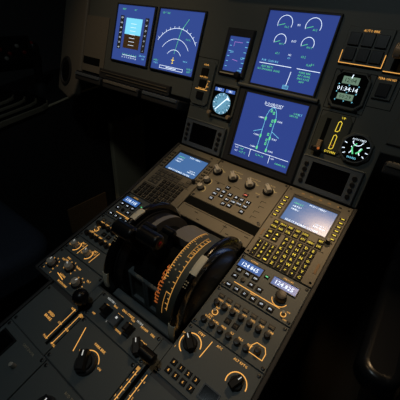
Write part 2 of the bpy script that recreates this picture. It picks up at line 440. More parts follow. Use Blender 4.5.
def acp(cx, s1, label):
    m = Mod('audio_panel', label, 'audio panel', FC, cx, -(.087+s1)/2)
    d = cx-.171; q = (s1-.087)/.087
    faceplate(m, cx-.073, cx+.073, -s1, -.0875, 'panel_shaded')
    ys = [-.087-k*q for k in (.0165, .0340, .0500, .0720)]
    b = m.mb()
    for i in range(7):
        x = .1165+i*.0170+d
        place(m, 'call_key', key_mesh(.0115, .0078, '-', .004, 'key_brown', 'paint_dim'), x, ys[0])
        place(m, 'volume_knob', knob_mesh(.0058, .011, 'black', None), x+.001, ys[1])
        b.text(['VHF1', 'VHF2', 'VHF3', 'HF1', 'HF2', 'INT', 'CAB'][i], x+.003, ys[1]+.0092, .0003, .0052, 'amber')
        if i < 6:
            place(m, 'volume_knob', knob_mesh(.0058, .011, 'black', None), x, ys[3])
            b.text(['VOR1', 'VOR2', 'MKR', 'ILS', 'MLS', 'ADF'][i], x+.002, ys[3]+.0092, .0003, .0052, 'amber')
    b.washer(.124+d, ys[2]+.001, .0045, .0058, 0, .0004, 'amber'); b.text('INT', .124+d, ys[2]+.010, .0003, .0048, 'amber'); b.text('RAD', .122+d, ys[2]-.008, .0003, .0048, 'amber')
    hx = [(.208, -.004), (.213, .004), (.228, .004), (.233, -.004), (.233, -.016), (.208, -.016), (.208, -.004)]
    b.line([(p[0]+d-.002, p[1]+ys[2]-.006) for p in hx], .0012, .0003, 'amber')
    m.put(b, 'legend')
    place(m, 'toggle_switch', knob_mesh(.0032, .011, 'knob_grey', None), .124+d, ys[2]+.001)
    for x in (.152, .168): place(m, 'key', key_mesh(.0110, .0100, 'ON', .004, 'key_black', 'paint_dim'), x+d, ys[2])
    place(m, 'volume_knob', knob_mesh(.0058, .011, 'black', None), .2185+d, ys[2]-.014)
acp(.171, .174, 'audio panel of black knobs with amber legends, right of the near trim wheel')
acp(-.171, .165, 'audio panel of black knobs left of the far trim wheel')

# small panels left of the quadrant
m = Mod('flood_light_panel', 'narrow panel with two grey knobs inside amber arcs, left of the quadrant', 'light panel', FC, -.171, -.186)
faceplate(m, -.244, -.098, -.2065, -.1655, 'panel_shaded')
b = m.mb()
for x in (-.222, -.180):
    y = -.188
    b.arc(x, y, .0125, -70, 60, .0016, .0003, 'amber'); b.text('BRT', x+.013, y+.014, .0003, .0062, 'amber'); b.text('OFF', x-.013, y-.004, .0003, .0052, 'amber')
    b.text('FLOOD LT', x+.008, y+.008, .0003, .0048, 'amber')
    b.line([(x+.021, y-.012), (x+.023, y+.016)], .0012, .0003, 'amber')
m.put(b, 'legend')
for x in (-.222, -.180): place(m, 'knob', knob_mesh(.0075, .014, 'knob_grey', 'white_dim'), x, -.188, 0, .5)
m = Mod('weather_radar_panel', 'panel with three grey knobs and amber marks, above the pedestal step', 'radar panel', FC, -.171, -.2385)
faceplate(m, -.244, -.098, -.2700, -.2075, 'panel_shaded')
b = m.mb()
for x, y in ((-.225, -.247), (-.182, -.232), (-.138, -.247)):
    for a in range(-30, 211, 40):
        b.text('N', x+.0145*math.cos(R(a)), y+.0145*math.sin(R(a)), .0003, .0042, 'amber')
for t, x, y in (('RADAR', -.180, -.252), ('PWS', -.205, -.218), ('SYS', -.214, -.226), ('OFF', -.205, -.224), ('GAIN', -.165, -.222), ('TILT', -.122, -.230), ('1', -.234, -.262), ('2', -.210, -.262), ('MULTISCAN', -.165, -.264)):
    b.text(t, x, y, .0003, .0055, 'amber')
b.line([(-.195, -.254), (-.172, -.258)], .0016, .0003, 'amber')
m.put(b, 'legend')
for x, y, r in ((-.225, -.247, .3), (-.182, -.232, 1.), (-.138, -.247, -.5)): place(m, 'knob', knob_mesh(.0085, .015, 'knob_grey', 'white_dim', 'black'), x, y, 0, r)

m = Mod('transponder_panel', 'panel with large knob inside an amber arc at the frame bottom, nearest the camera', 'transponder panel', FC, .171, -.222)
faceplate(m, .098, .244, -.270, -.1745, 'panel_shaded')
b = m.mb()
b.arc(.122, -.205, .0185, 10, 250, .0017, .0003, 'amber'); b.text('STBY', .128, -.181, .0003, .0062, 'amber'); b.text('ON', .102, -.196, .0003, .005, 'amber'); b.text('1', .103, -.222, .0003, .005, 'amber')
b.line([(.150, -.181), (.147, -.212)], .0013, .0003, 'amber'); b.text('ATC', .165, -.181, .0003, .0055, 'amber'); b.text('ALT RPTG', .205, -.181, .0003, .0055, 'amber')
b.arc(.215, -.210, .0165, 0, 200, .0015, .0003, 'amber')
for r_ in range(2):
    for c_ in range(4): place(m, 'key', key_mesh(.0105, .0095, str(r_*4+c_), .0062, 'key_black', 'amber'), .118+c_*.0150, -.242-r_*.014)
m.put(b, 'legend')
place(m, 'knob', knob_mesh(.0125, .016, 'key_black', 'white_dim', None, True), .122, -.205, 0, .9)
place(m, 'knob', knob_mesh(.0105, .014, 'key_black', 'white_dim', None, True), .215, -.210, 0, -.4)
b = m.mb(); b.frame(.176, .206, -.258, -.236, .178, .204, -.256, -.238, 0, .002, 'black'); b.box(.178, .204, -.256, -.238, 0, .0008, 'glass_off'); m.put(b, 'display_window')

# ------------------------------------------------------------------ engine master panel
m = Mod('engine_start_panel', 'engine start panel with two black master switches and a rotary selector behind the quadrant', 'control panel', FC, 0, -.248)
faceplate(m, -.0785, .0785, -.2785, -.2235, 'panel_shaded')
b = m.mb()
b.text('MASTER 1', -.050, -.230, .0003, .0052, 'white_dim'); b.text('ENG', -.034, -.2335, .0003, .0048, 'amber'); b.text('ENG START', -.004, -.230, .0003, .0058, 'amber'); b.text('IGN', .012, -.233, .0003, .0048, 'amber')
b.text('MODE', .026, -.229, .0003, .0052, 'white_dim'); b.text('NORM', .040, -.232, .0003, .0055, 'amber'); b.text('FIRE', .060, -.232, .0003, .0052, 'amber')
b.text('ON', -.050, -.2405, .0003, .0048, 'amber'); b.text('1', -.028, -.262, .0003, .0055, 'white_dim'); b.text('FAULT', -.014, -.2405, .0003, .0050, 'amber'); b.text('ON', .012, -.2405, .0003, .0048, 'amber'); b.text('OFF', -.060, -.266, .0003, .0048, 'amber'); b.text('CRANK', .004, -.262, .0003, .0048, 'amber'); b.text('START', .055, -.250, .0003, .0048, 'amber')
m.put(b, 'legend')
for x in (-.040, .020):
    k = MB(); k.cbox(0, 0, .015, .021, 0, .006, 'black', ch=.001); k.box(-.006, .006, -.006, .008, .006, .022, 'black', ch=.0025)
    k.build('master_switch', m.root, loc=(x, -.003, 0))
k = MB(); k.cbox(0, 0, .017, .022, 0, .010, 'bezel', ch=.0015); k.cbox(0, .004, .004, .004, .010, .0103, 'white_dim'); k.build('guard_block', m.root, loc=(-.012, -.004, 0))
place(m, 'mode_selector', knob_mesh(.012, .018, 'black', 'white_dim', None, True), .055, -.262, 0, .8)

# ------------------------------------------------------------------ lever panels aft
def lever(sx, mod, s_, knobshape):
    L = (sx*.0865-mod.cx, -s_-mod.cy, 0)
    b = MB(); b.tube([(0, 0, -.002), (0, .002, .012), (0, .005, .024)], .0032, 'black', 10, .0042); t = b.build('lever', mod.root, smooth=True, loc=L)
    b = MB()
    if knobshape:
        b.lathe(0, .005, [(.006, .014), (.0115, .019), (.0150, .026), (.0145, .034), (.0095, .041), (.003, .043)], 'grip', 20)
        b.cbox(0, .005, .030, .009, .022, .033, 'grip', ch=.001)
    else:
        b.T = Matrix.Rotation(PI/2, 4, 'Y'); b.lathe(-.030, .005, [(.005, -.016), (.0095, -.013), (.0095, .013), (.005, .016)], 'grip', 18)
    b.build('lever_knob', t, smooth=True)
def lever_panel(sx, name, label, cat, title, marks):
    cx = sx*.1285
    m = Mod(name, label, cat, FC, cx, -.320)
    x0, x1 = sorted((sx*.072, sx*.185))
    xs = sx*.0865
    b = m.mb()
    def bx(a0, a1, y0, y1):
        p, q_ = sorted((sx*a0, sx*a1)); b.box(p, q_, y0, y1, -.003, 0, 'panel_shaded')
    bx(.0979, .1844, -.3645, -.2790); bx(.0726, .0830, -.3645, -.2790); bx(.0790, .0830, -.2790, -.2255); bx(.0900, .0979, -.3645, -.2255)
    bx(.0830, .0900, -.3645, -.352); bx(.0830, .0900, -.262, -.2255)
    m.put(b, 'faceplate')
    b = m.mb(); b.box(xs-.0035, xs+.0035, -.352, -.262, -.003, -.0022, 'slot_black'); m.put(b, 'slot')
    fasteners(m, [(x0+.006, -.285), (x1-.006, -.285), (x0+.006, -.358), (x1-.006, -.358)][0 if sx < 0 else 1::2])
    b = m.mb()
    for s_ in (-1, 1):
        b.line([(xs+s_*.0085, -.345), (xs+s_*.0085, -.282)], .0012, .0003, 'amber')
        for j, (t, y) in enumerate(marks):
            b.text(t, xs+s_*.0125, y, .0003, .0052, 'amber'); b.line([(xs+s_*.0062, y), (xs+s_*.0085, y)], .001, .0003, 'amber')
    b.text(title[0], xs+sx*.040, -.314, .0003, .0068, 'amber'); b.text(title[1], xs+sx*.040, -.3215, .0003, .0068, 'amber')
    b.cbox(xs-sx*.0100, -.2835, .006, .006, .0002, .0004, 'amber_dim')
    m.put(b, 'legend')
    lever(sx, m, .268, sx < 0)
lever_panel(-1, 'speed_brake_control', 'black knobbed lever in a long slot between amber lines, bottom left of the pedestal', 'lever', ('SPEED', 'BRAKE'), (('RET', -.284), ('1/2', -.315), ('FULL', -.345)))
lever_panel(1, 'flap_control', 'black handled lever on a slotted grey plate, rear right of the pedestal', 'lever', ('FLAPS', 'SLATS'), (('0', -.292), ('1', -.305), ('2', -.318), ('3', -.331), ('FULL', -.345)))
m = Mod('parking_brake_panel', 'small grey panel with an amber outlined handle right of the bottom left lever slot', 'control panel', FC, 0, -.322)
faceplate(m, -.0714, .0714, -.3645, -.2790, 'panel_shaded')
b = m.mb(); b.text('PARK BRK', 0, -.300, .0003, .006, 'amber'); b.arc(0, -.328, .02, 30, 150, .0012, .0003, 'amber'); b.text('OFF', -.024, -.322, .0003, .005, 'amber'); b.text('ON', .024, -.322, .0003, .005, 'amber')
b.line([(-.05, -.292), (-.036, -.330)], .0014, .0003, 'amber'); m.put(b, 'legend')
place(m, 'brake_handle', knob_mesh(.014, .024, 'black', 'white_dim', 'dark_bezel', True), 0, -.330, 0, .6)
for i, (x0, x1, t, nm, lb, cat) in enumerate(((-.185, -.062, 'CKPT DOOR', 'door_lock_panel', 'dark panel with a black square screen at the extreme bottom left', 'door panel'),
        (-.061, .061, 'RUD TRIM', 'rudder_trim_panel', 'rudder trim panel with one large knob at the pedestal rear', 'control panel'),
        (.062, .185, 'AIRCOND', 'cabin_panel', 'plain grey rear panel with a row of keys behind the flap lever', 'control panel'))):
    m = Mod(nm, lb, cat, FC, (x0+x1)/2, -.420)
    faceplate(m, x0, x1, -.475, -.3655, 'panel_shaded')
    cx = (x0+x1)/2
    b = m.mb(); b.text(t, cx+.02, -.376, .0003, .006, 'paint'); b.text('OPEN', cx-.02, -.440, .0003, .006, 'paint_dim'); m.put(b, 'legend')
    if i == 0:
        b = m.mb(); b.frame(cx-.052, cx-.012, -.420, -.380, cx-.049, cx-.015, -.417, -.383, 0, .003, 'black', ch=.0008); b.box(cx-.049, cx-.015, -.417, -.383, 0, .001, 'glass_off'); m.put(b, 'display_window')
        place(m, 'toggle_switch', knob_mesh(.004, .014, 'knob_grey', None), cx+.025, -.405)
    elif i == 1: place(m, 'trim_knob', knob_mesh(.015, .02, 'black', 'white_dim', 'dark_bezel', True), cx, -.410, 0, 0)
    else:
        for k in range(4): place(m, 'key', key_mesh(.013, .012, '-', .004, 'key_black', 'amber_dim'), cx-.035+k*.022, -.405)

# ------------------------------------------------------------------ throttle quadrant
YC, ZC = -.317, -.006
q = thing('throttle_quadrant', 'domed grey quadrant with amber scales between the two black trim wheels', 'throttle quadrant', W, 0, YC, ZC)
def drum(b, x0, x1, r, a0, a1, m, n=40, rin=None, capm=None):
    rin = r-.006 if rin is None else rin
    V = []; F = []
    for i in range(n+1):
        t = R(a0+(a1-a0)*i/n); c, s_ = math.cos(t), math.sin(t)
        V += [(x0, r*c, r*s_), (x1, r*c, r*s_), (x1, rin*c, rin*s_), (x0, rin*c, rin*s_)]
    for i in range(n):
        p = i*4; w = p+4
        for e in range(4): F.append((p+e, p+(e+1) % 4, w+(e+1) % 4, w+e))
    F += [(0, 1, 2, 3), (n*4+3, n*4+2, n*4+1, n*4)]
    b.add(V, F, m)
def dome_line(b, x0, x1, r, a0, a1, m, n=30):
    V = []; F = []
    for i in range(n+1):
        t = R(a0+(a1-a0)*i/n); V += [(x0, r*math.cos(t), r*math.sin(t)), (x1, r*math.cos(t), r*math.sin(t))]
    for i in range(n): F.append((2*i, 2*i+1, 2*i+3, 2*i+2))
    b.add(V, F, m)
RD = .098
for (x0, x1, mt, nm, r, a0, a1) in ((-.0765, -.0560, 'black', 'outer_cover', RD-.002, -8, 183), (.036, .0765, 'scale_band', 'scale_band', RD, -8, 183),
        (-.006, .036, 'dome', 'centre_cover', RD-.001, -8, 74), (-.0560, -.0450, 'dome', 'slot_edge', RD, -8, 112)):
    b = MB(); drum(b, x0, x1, r, a0, a1, mt, 48, rin=.05); b.build(nm, q, smooth=True)
b = MB(); drum(b, -.046, .036, .078, -8, 150, 'slot_black', 40, rin=.05); b.build('lever_slot', q, smooth=True)
b = MB(); drum(b, .0765-.0025, .0778, RD+.0015, -5, 178, 'dome', 48, rin=RD-.004); b.build('rim_strip', q, smooth=True)
b = MB(); drum(b, -.0778, -.074, RD+.0015, -5, 178, 'black', 48, rin=RD-.004); b.build('rim_strip', q, smooth=True)
# rear cover with two framed recesses
b = MB()
b.T = Matrix.Translation((0, -.0800, 0)) @ Matrix.Rotation(R(72), 4, 'X')
b.frame(-.056, -.010, -.030, .050, -.048, -.016, -.020, .044, -.012, .004, 'panel_shaded', ch=.0012)
b.frame(-.010, .036, -.030, .050, -.002, .030, -.020, .044, -.012, .004, 'panel_shaded', ch=.0012)
b.box(-.048, -.016, -.020, .044, -.012, -.003, 'scale_band'); b.box(-.002, .030, -.020, .044, -.012, -.003, 'scale_band')
b.build('rear_cover', q)
b = MB(); b.box(-.0765, .0765, -.114, -.098, -.02, .004, 'panel_shaded', ch=.002); b.build('rear_step', q)
# scales
b = MB()
r = RD+.0004
dome_line(b, .0355, .0368, r, 42, 122, 'amber_mid')
for a in range(44, 122, 3): dome_line(b, .0368, .0400 if a % 4 else .0425, r, a, a+.8, 'amber_mid', 1)
b.build('inner_scale', q); b = MB()
for a in range(100, 142, 4):
    dome_line(b, .031, .039, r, a+8, a+9.4, 'orange', 1); dome_line(b, .030+.002*(a % 3), .0315+.002*(a % 3), r, a+6, a+10, 'orange', 2)
b.build('orange_scale', q); b = MB(); dome_line(b, .0600, .0612, r, 55, 150, 'amber_mid'); dome_line(b, .050, .051, r, 130, 158, 'amber_dim')
dome_line(b, .050, .0612, r, 130, 131, 'amber_dim', 1)
for a in range(58, 150, 6): dome_line(b, .0545 if a % 4 else .057, .060, r, a, a+.8, 'amber_mid', 1)
dome_line(b, .052, .0528, r, 52, 90, 'amber_dim')
for a in range(54, 90, 5): dome_line(b, .0528, .0600, r, a, a+.6, 'amber_dim', 1)
for a, x, w in ((100, .047, .003), (106, .046, .003), (120, .046, .004), (70, .046, .003), (132, .055, .004)): dome_line(b, x, x+w, r, a, a+1.6, 'paint', 1)
b.build('outer_scale', q)

# trim wheels
def wheel(sx, label, marks):
    t = thing('trim_wheel', label, 'trim wheel', W, sx*.086, YC, ZC, 'pitch trim wheels')
    r, w = .1145, .0145
    prof = [(.082, -.004), (.088, -w/2+.001), (.106, -w/2), (.1125, -w/2+.0014), (r, -w/2+.0042), (r+.0003, 0), (r, w/2-.0042), (.1125, w/2-.0014), (.106, w/2), (.088, w/2-.001), (.082, .004)]
    n = 72; V = []; F = []; k = len(prof)
    for i in range(n):
        a = 2*PI*i/n
        V += [(p[1], p[0]*math.cos(a), p[0]*math.sin(a)) for p in prof]
    for i in range(n):
        j = (i+1) % n
        for e in range(k): F.append((i*k+e, i*k+(e+1) % k, j*k+(e+1) % k, j*k+e))
    b = MB(); b.add(V, F, 'wheel'); b.build('rim', t, smooth=True)
    b = MB()
    b.T = Matrix.Rotation(PI/2, 4, 'Y')
    b.lathe(0, 0, [(.02, -w/2-.0035), (.055, -w/2-.0030), (.086, -w/2-.0010), (.0885, -w/2+.0012), (.0885, w/2-.0012), (.086, w/2+.0010), (.055, w/2+.0030), (.02, w/2+.0035)], 'wheel_side', 64)
    b.build('disc', t, smooth=True)
    b = MB()
    for a0, a1 in marks:
        b = MB(); V = []; F = []; e0 = r+.0008
        pts = [(-w/2+.0005, .1135), (-w/2+.0036, e0-.0003), (0, e0), (w/2-.0036, e0-.0003), (w/2-.0005, .1135), (w/2-.0005, .110), (-w/2+.0005, .110)]
        N = 10
        for i in range(N+1):
            tt = R(a0+(a1-a0)*i/N); V += [(p[0], p[1]*math.cos(tt), p[1]*math.sin(tt)) for p in pts]
        L = len(pts)
        for i in range(N):
            for e in range(L): F.append((i*L+e, i*L+(e+1) % L, (i+1)*L+(e+1) % L, (i+1)*L+e))
        F += [tuple(range(L)), tuple(range(N*L+L-1, N*L-1, -1))]
        b.add(V, F, 'wheel_mark'); b.build('white_mark', t, smooth=True)
    b = MB()
    for a in (109.5, 112, 114.5):
        for x in (-.0035, .0005):
            dome_line(b, x, x+.0022, r+.0006, a, a+1.0, 'paint', 1)
    b.build('index_marks', t)
wheel(-1, 'far black trim wheel with white bars, left of the quadrant', [(73, 88), (150, 168), (225, 243), (300, 318), (0, 15)]); wheel(1, 'near black trim wheel with white bars, right of the quadrant', [(84, 103), (152, 177), (227, 246), (303, 321), (5, 22)])
# thrust levers
def tlever(x0, x1, y, z, xa, label, red):
    t = thing('thrust_lever', label, 'thrust lever', W, (x0+x1)/2, y, z, 'thrust levers')
    cx = (x0+x1)/2
    b = MB(); b.T = Matrix.Rotation(PI/2, 4, 'Y')
    L = (x1-x0)/2
    prof = [(.0105, -L), (.0138, -L+.003)]
    for i in range(7):
        c = -L+.006+i*(2*L-.012)/6
        prof += [(.0146, c-.0016), (.0141, c+.0016)]
    prof += [(.0138, L-.003), (.0105, L)]
    b.lathe(0, 0, prof, 'grip', 22); b.build('grip', t, smooth=True)
    # arm down to the drum
    b = MB(); yy, zz = y-YC, z-ZC
    pts = [(0, 0, -.008), (0, .004, -.03), (xa-cx, .010, -.055), (xa-cx, (-yy)*.75, -zz*.62)]
    P = [(p[1], p[2]) for p in pts]
    for w0, w1, xx in ((.016, .022, 0),):
        poly = [(-.011, -.006), (.012, -.006), (.020, -.045), (.026, -.085), (.006, -.085), (-.008, -.05)]
        b.T = Matrix(((0, 0, 1, xa-cx), (1, 0, 0, 0), (0, 1, 0, 0), (0, 0, 0, 1)))
        b.prism(poly, -.0095, .0095, 'grip')
    b.build('arm', t, bevel=.002)
    b = MB()   # reverse latch lever forward of the arm
    b.tube([(xa-cx, .018, -.070), (xa-cx, .035, -.058), (xa-cx, .044, -.042), (xa-cx, .040, -.030)], .0068, 'grip', 12, .006)
    b.T = Matrix.Translation((xa-cx, .040, -.028)) @ Matrix.Rotation(PI/2, 4, 'Y'); b.lathe(.003, 0, [(.005, -.014), (.0075, -.011), (.0075, .011), (.005, .014)], 'grip', 16)
    b.build('reverse_lever', t, smooth=True)
    b = MB(); b.T = Matrix.Rotation(PI/2*red, 4, 'Y'); b.lathe(0, 0, [(.0045, L-.001), (.0045, L+.0018), (.003, L+.0026)], 'red_plastic', 16); b.build('disconnect_button', t, smooth=True)
tlever(-.0760, -.0285, -.350, .138, -.040, 'left thrust lever with ribbed black grip, behind the far trim wheel', -1)
tlever(-.0265, .0210, -.338, .138, -.002, 'right thrust lever with ribbed black grip and red end button', 1)

# ------------------------------------------------------------------ instrument panel
MIP = thing('instrument_panel', 'wide dark grey instrument panel holding the screens and gauges', 'instrument panel', FM, 0, 0, 0)
b = MB()
b.prism([(-.247, 0), (.247, 0), (.247, .125), (.80, .125), (.80, .425), (-.745, .425), (-.745, .125), (-.247, .125)], -.03, -.004, 'mip')
b.build('panel_board', MIP, bevel=.003)
b = MB()
b.frame(-.100, .100, .001, .1885, -.0835, .0835, .017, .183, -.004, .004, 'dark_bezel', ch=.003)
b.build('lower_surround', MIP)
b = MB(); b.T = Matrix.Translation((0, .193, .006)); b.tube([(-.106, 0, 0), (.094, 0, 0)], .0045, 'mip', 12); b.box(-.106, .094, -.0045, .0045, -.010, 0, 'mip'); b.build('ledge', MIP, smooth=True)
b = MB()
for x0, x1, y0, y1 in ((-.252, -.186, .112, .238), (.106, .186, .186, .264), (.186, .232, .205, .262), (.108, .178, .092, .180)):
    b = MB(); b.line([(x0, y0), (x1, y0), (x1, y1), (x0, y1), (x0, y0)], .0012, -.0037, 'slot_black'); b.build('seam', MIP)
for x0, x1, z1 in ((-.64, -.322, .006),):
    b = MB(); b.box(x0, x1, .116, .146, -.004, .006, 'dark_trim', ch=.002); b.build('lower_ledge', MIP)
    b = MB(); b.T = Matrix.Translation((0, .137, .008)); b.tube([(x0+.01, 0, 0), (x1-.01, 0, 0)], .0016, 'reflection_tan', 8); b.T = Matrix.Translation((0, .128, .008)); b.tube([(x0+.04, 0, 0), (x1-.005, 0, 0)], .0016, 'reflection_tan', 8); b.build('reflection_line', MIP, smooth=True)  # thin tubes stand in for yellow light reflections above the tables
g = thing('glareshield', 'dark padded glareshield hood above the instrument panel', 'glareshield', FM, 0, .442, 0)
b = MB(); b.box(-.80, .80, -.015, .045, -.05, .05, 'dark_trim'); b.build('hood', g, bevel=.01, seg=3)
b = MB(); b.box(-.22, .22, -.012, .06, .045, .065, 'mip'); b.build('front_face', g, bevel=.003)

def du(cx, y0, name, label, mt, draw, w=.158, bz=True, cat='screen', group=None):
    m = Mod(name, label, cat, FM, cx, y0+w/2, group)
    h = w; x0, x1 = cx-w/2, cx+w/2
    b = m.mb(); b.frame(x0-.0042, x1+.0042, y0-.0042, y0+h+.0042, x0, x1, y0, y0+h, -.004, .0035, 'dark_bezel', ch=.0015); m.put(b, 'bezel')
    b = m.mb(); b.box(x0, x1, y0, y0+h, -.004, 0, mt); m.put(b, 'screen')
    b = MB(); draw(b); m.put(b, 'screen_symbols')
    return m
Z = .0003
def d_door(b):
    # drawn about the screen centre, units m
    def L(P, m, w=.0012): b.line(P, w, Z, m)
    b.text('DOOR/OXY', -.002, .0640, Z, .0088, 'white_glow'); L([(-.022, .0592), (.018, .0592)], 'white_glow', .0009)
    wd = .0125
    L([(-wd, -.0450), (-wd, .038), (-.009, .050), (-.004, .0565), (0, .058), (.004, .0565), (.009, .050), (wd, .038), (wd, -.0450)], 'cyan_glow', .0010)
    L([(-wd, .004), (-.034, -.006)], 'cyan_glow', .0010); L([(wd, .004), (.034, -.006)], 'cyan_glow', .0010)
    for y in (.030, -.012, -.042):
        for sx in (-1, 1):
            b.cbox(sx*wd, y, .0045, .0080, Z, Z+.0001, 'green_glow'); b.text('CABIN' if sx < 0 else 'SLIDE', sx*.0245, y, Z, .0052, 'white_glow')
    for x, y in ((-.003, .050), (.004, .046), (.006, .028), (.005, .018), (.006, -.004), (.006, -.018), (.006, -.027)):
        b.cbox(x, y, .0045, .0065, Z, Z+.0001, 'green_glow'); b.cbox(x, y, .0020, .0030, Z+.0001, Z+.0002, 'screen_ecam')
    b.text('OXY', .056, .0560, Z, .0060, 'green_glow'); b.text('1850 PSI', .052, .0500, Z, .0060, 'green_glow')
    b.text('FLT', .066, .0560, Z, .006, 'cyan_glow')
    L([(-.074, -.0510), (.074, -.0510)], 'white_glow', .0010)
    L([(-.027, -.0510), (-.027, -.0700)], 'white_glow', .0010); L([(.027, -.0510), (.027, -.0700)], 'white_glow', .0010)
    b.text('TAT', -.066, -.0570, Z, .005, 'white_glow'); b.text('+17', -.052, -.0575, Z, .0075, 'green_glow'); b.text('SAT', -.066, -.0650, Z, .005, 'white_glow'); b.text('+17 C', -.048, -.0655, Z, .0075, 'green_glow')
    b.text('12 H 16', 0, -.0590, Z, .0070, 'green_glow'); b.text('GW', .035, -.0570, Z, .005, 'white_glow'); b.text('168400 KG', .058, -.0650, Z, .0062, 'green_glow')
def d_ewd(b):
    def L(P, m, w=.0011): b.line(P, w, Z, m)
    for cx in (-.035, .030):
        for y, r in ((.055, .017), (.020, .014)):
            b.arc(cx, y, r, -20, 200, .0010, Z, 'white_glow'); b.text('%4.1f' % (66.2 if r > .015 else 401), cx+.006, y-.006, Z, .006, 'green_glow')
            L([(cx, y), (cx-r*.8, y-.004)], 'green_glow')
    b.text('N1', -.002, .055, Z, .006, 'white_glow'); b.text('EGT', -.002, .022, Z, .006, 'white_glow')
    b.text('63.1', -.033, -.006, Z, .0065, 'green_glow'); b.text('N2', -.002, -.006, Z, .0055, 'white_glow'); b.text('63.2', .030, -.006, Z, .0065, 'green_glow')
    b.text('F.F', -.002, -.013, Z, .005, 'cyan_glow'); b.text('0.0', .055, -.018, Z, .006, 'green_glow')
    b.text('FOB : 12650 KG', -.045, -.0245, Z, .0062, 'cyan_glow'); b.text('FLAP', .048, -.0205, Z, .0058, 'green_glow')
    L([(-.070, -.0310), (.010, -.0310)], 'white_glow', .0012); L([(.024, -.0310), (.076, -.0310)], 'white_glow', .0012)
    L([(.013, -.040), (.011, -.069)], 'white_glow', .0012)
    for i, t in enumerate(('SEAT BELTS', 'NO SMOKING  SIGNS')): b.text(t, -.048+i*.006, -.0375-i*.0065, Z, .0060, 'green_glow')
    for i, t in enumerate(('PARK BRK', 'APU AVAIL', 'ENG A.ICE', 'ADV')): b.text(t, .045-.002*(i == 3), -.0375-i*.0063, Z, .0060, 'green_glow')
    b.text('STS', .010, -.0735, Z, .0062, 'cyan_glow'); b.line([(.004, -.070), (.017, -.070), (.017, -.077), (.004, -.077), (.004, -.070)], .0008, Z, 'cyan_glow')
def d_nd(b):
    def L(P, m, w=.0011): b.line(P, w, Z, m)
    for r in (.085, .058, .030): b.arc(0, -.050, r, 35, 145, .0011, Z, 'white_glow')
    L([(-.005, -.047), (.005, -.047)], 'yellow', .0018); L([(0, -.040), (0, -.056)], 'yellow', .0018); L([(-.0025, -.055), (.0025, -.055)], 'yellow', .0014)
    for a in range(40, 145, 10): L([(.085*math.cos(R(a)), -.050+.085*math.sin(R(a))), (.090*math.cos(R(a)), -.050+.090*math.sin(R(a)))], 'white_glow')
    b.text('DME 1', -.064, -.055, Z, .0065, 'green_glow'); b.text('VOR 1', -.063, -.062, Z, .0065, 'cyan_glow'); b.text('VOR 2', .064, -.062, Z, .0065, 'green_glow'); b.text('DIST', .064, -.069, Z, .0065, 'green_glow')
    b.line([(-.045, -.066), (.042, -.066), (.042, -.073), (-.045, -.073), (-.045, -.066)], .0011, Z, 'white_glow'); L([(-.020, -.0695), (.017, -.0695)], 'white_glow', .0018)
    b.text('GS 0  TAS', -.055, .070, Z, .0065, 'green_glow'); b.text('TOUC', .04, .01, Z, .006, 'green_glow'); L([(0, -.03), (.01, .03), (.03, .06)], 'green_glow')
    b.text('RANGE', .045, -.045, Z, .0045, 'cyan_glow')
def d_pfd(b):
    b.box(-.035, .035, 0, .045, Z-.0001, Z, 'cyan_glow'); b.box(-.035, .035, -.04, 0, Z-.0001, Z, 'tan_brown')
    for i in range(-3, 4): b.line([(-.012, i*.01), (.012, i*.01)], .001, Z+.0001, 'white_glow')
    b.box(-.062, -.046, -.045, .05, Z-.0001, Z, 'bezel'); b.box(.046, .062, -.045, .05, Z-.0001, Z, 'bezel')
    for i in range(7):
        b.text(str(100+20*i), -.054, -.04+i*.014, Z+.0001, .006, 'white_glow'); b.text(str(5*i), .054, -.04+i*.014, Z+.0001, .006, 'white_glow')
    b.line([(-.030, -.060), (.030, -.060)], .0013, Z, 'white_glow')
    for i in range(7): b.line([(-.030+i*.01, -.060), (-.030+i*.01, -.056)], .0016, Z, 'green_glow'); b.text(str(30+i), -.03+i*.01, -.066, Z, .006, 'white_glow')
    b.text('QNH 1013', .056, -.054, Z, .0060, 'cyan_glow'); b.text('SPEED', -.05, .068, Z, .006, 'green_glow'); b.text('ALT', 0, .068, Z, .006, 'green_glow'); b.text('STD', .062, -.062, Z, .006, 'cyan_glow')
def shift(fn):
    return fn
def du2(cx, y0, name, label, mt, fn, cat='screen'):
    def dr(b): fn(b)
    m = Mod(name, label, cat, FM, cx, y0+.079)
    b = m.mb(); w = .158; x0, x1 = cx-w/2, cx+w/2
    b.frame(x0-.0042, x1+.0042, y0-.0042, y0+w+.0042, x0, x1, y0, y0+w, -.0035, .0035, 'dark_bezel', ch=.0015); m.put(b, 'bezel')
    b = m.mb(); b.box(x0, x1, y0, y0+w, -.0035, 0, mt); m.put(b, 'screen')
    b = MB(); dr(b); b.build('screen_symbols', m.root)
du2(0, .0214, 'system_display', 'large blue screen showing an aircraft door diagram', 'screen_ecam', d_door)
du2(0, .2020, 'engine_display', 'large blue screen with green text and a white divider above the door diagram screen', 'screen_ecam', d_ewd)
du2(-.3359, .183, 'navigation_display', 'blue screen with range arcs and a yellow aircraft symbol', 'screen_blue', d_nd)
du2(-.5145, .183, 'flight_display', 'leftmost blue screen with a green and white scale at its bottom edge', 'screen_blue', d_pfd)

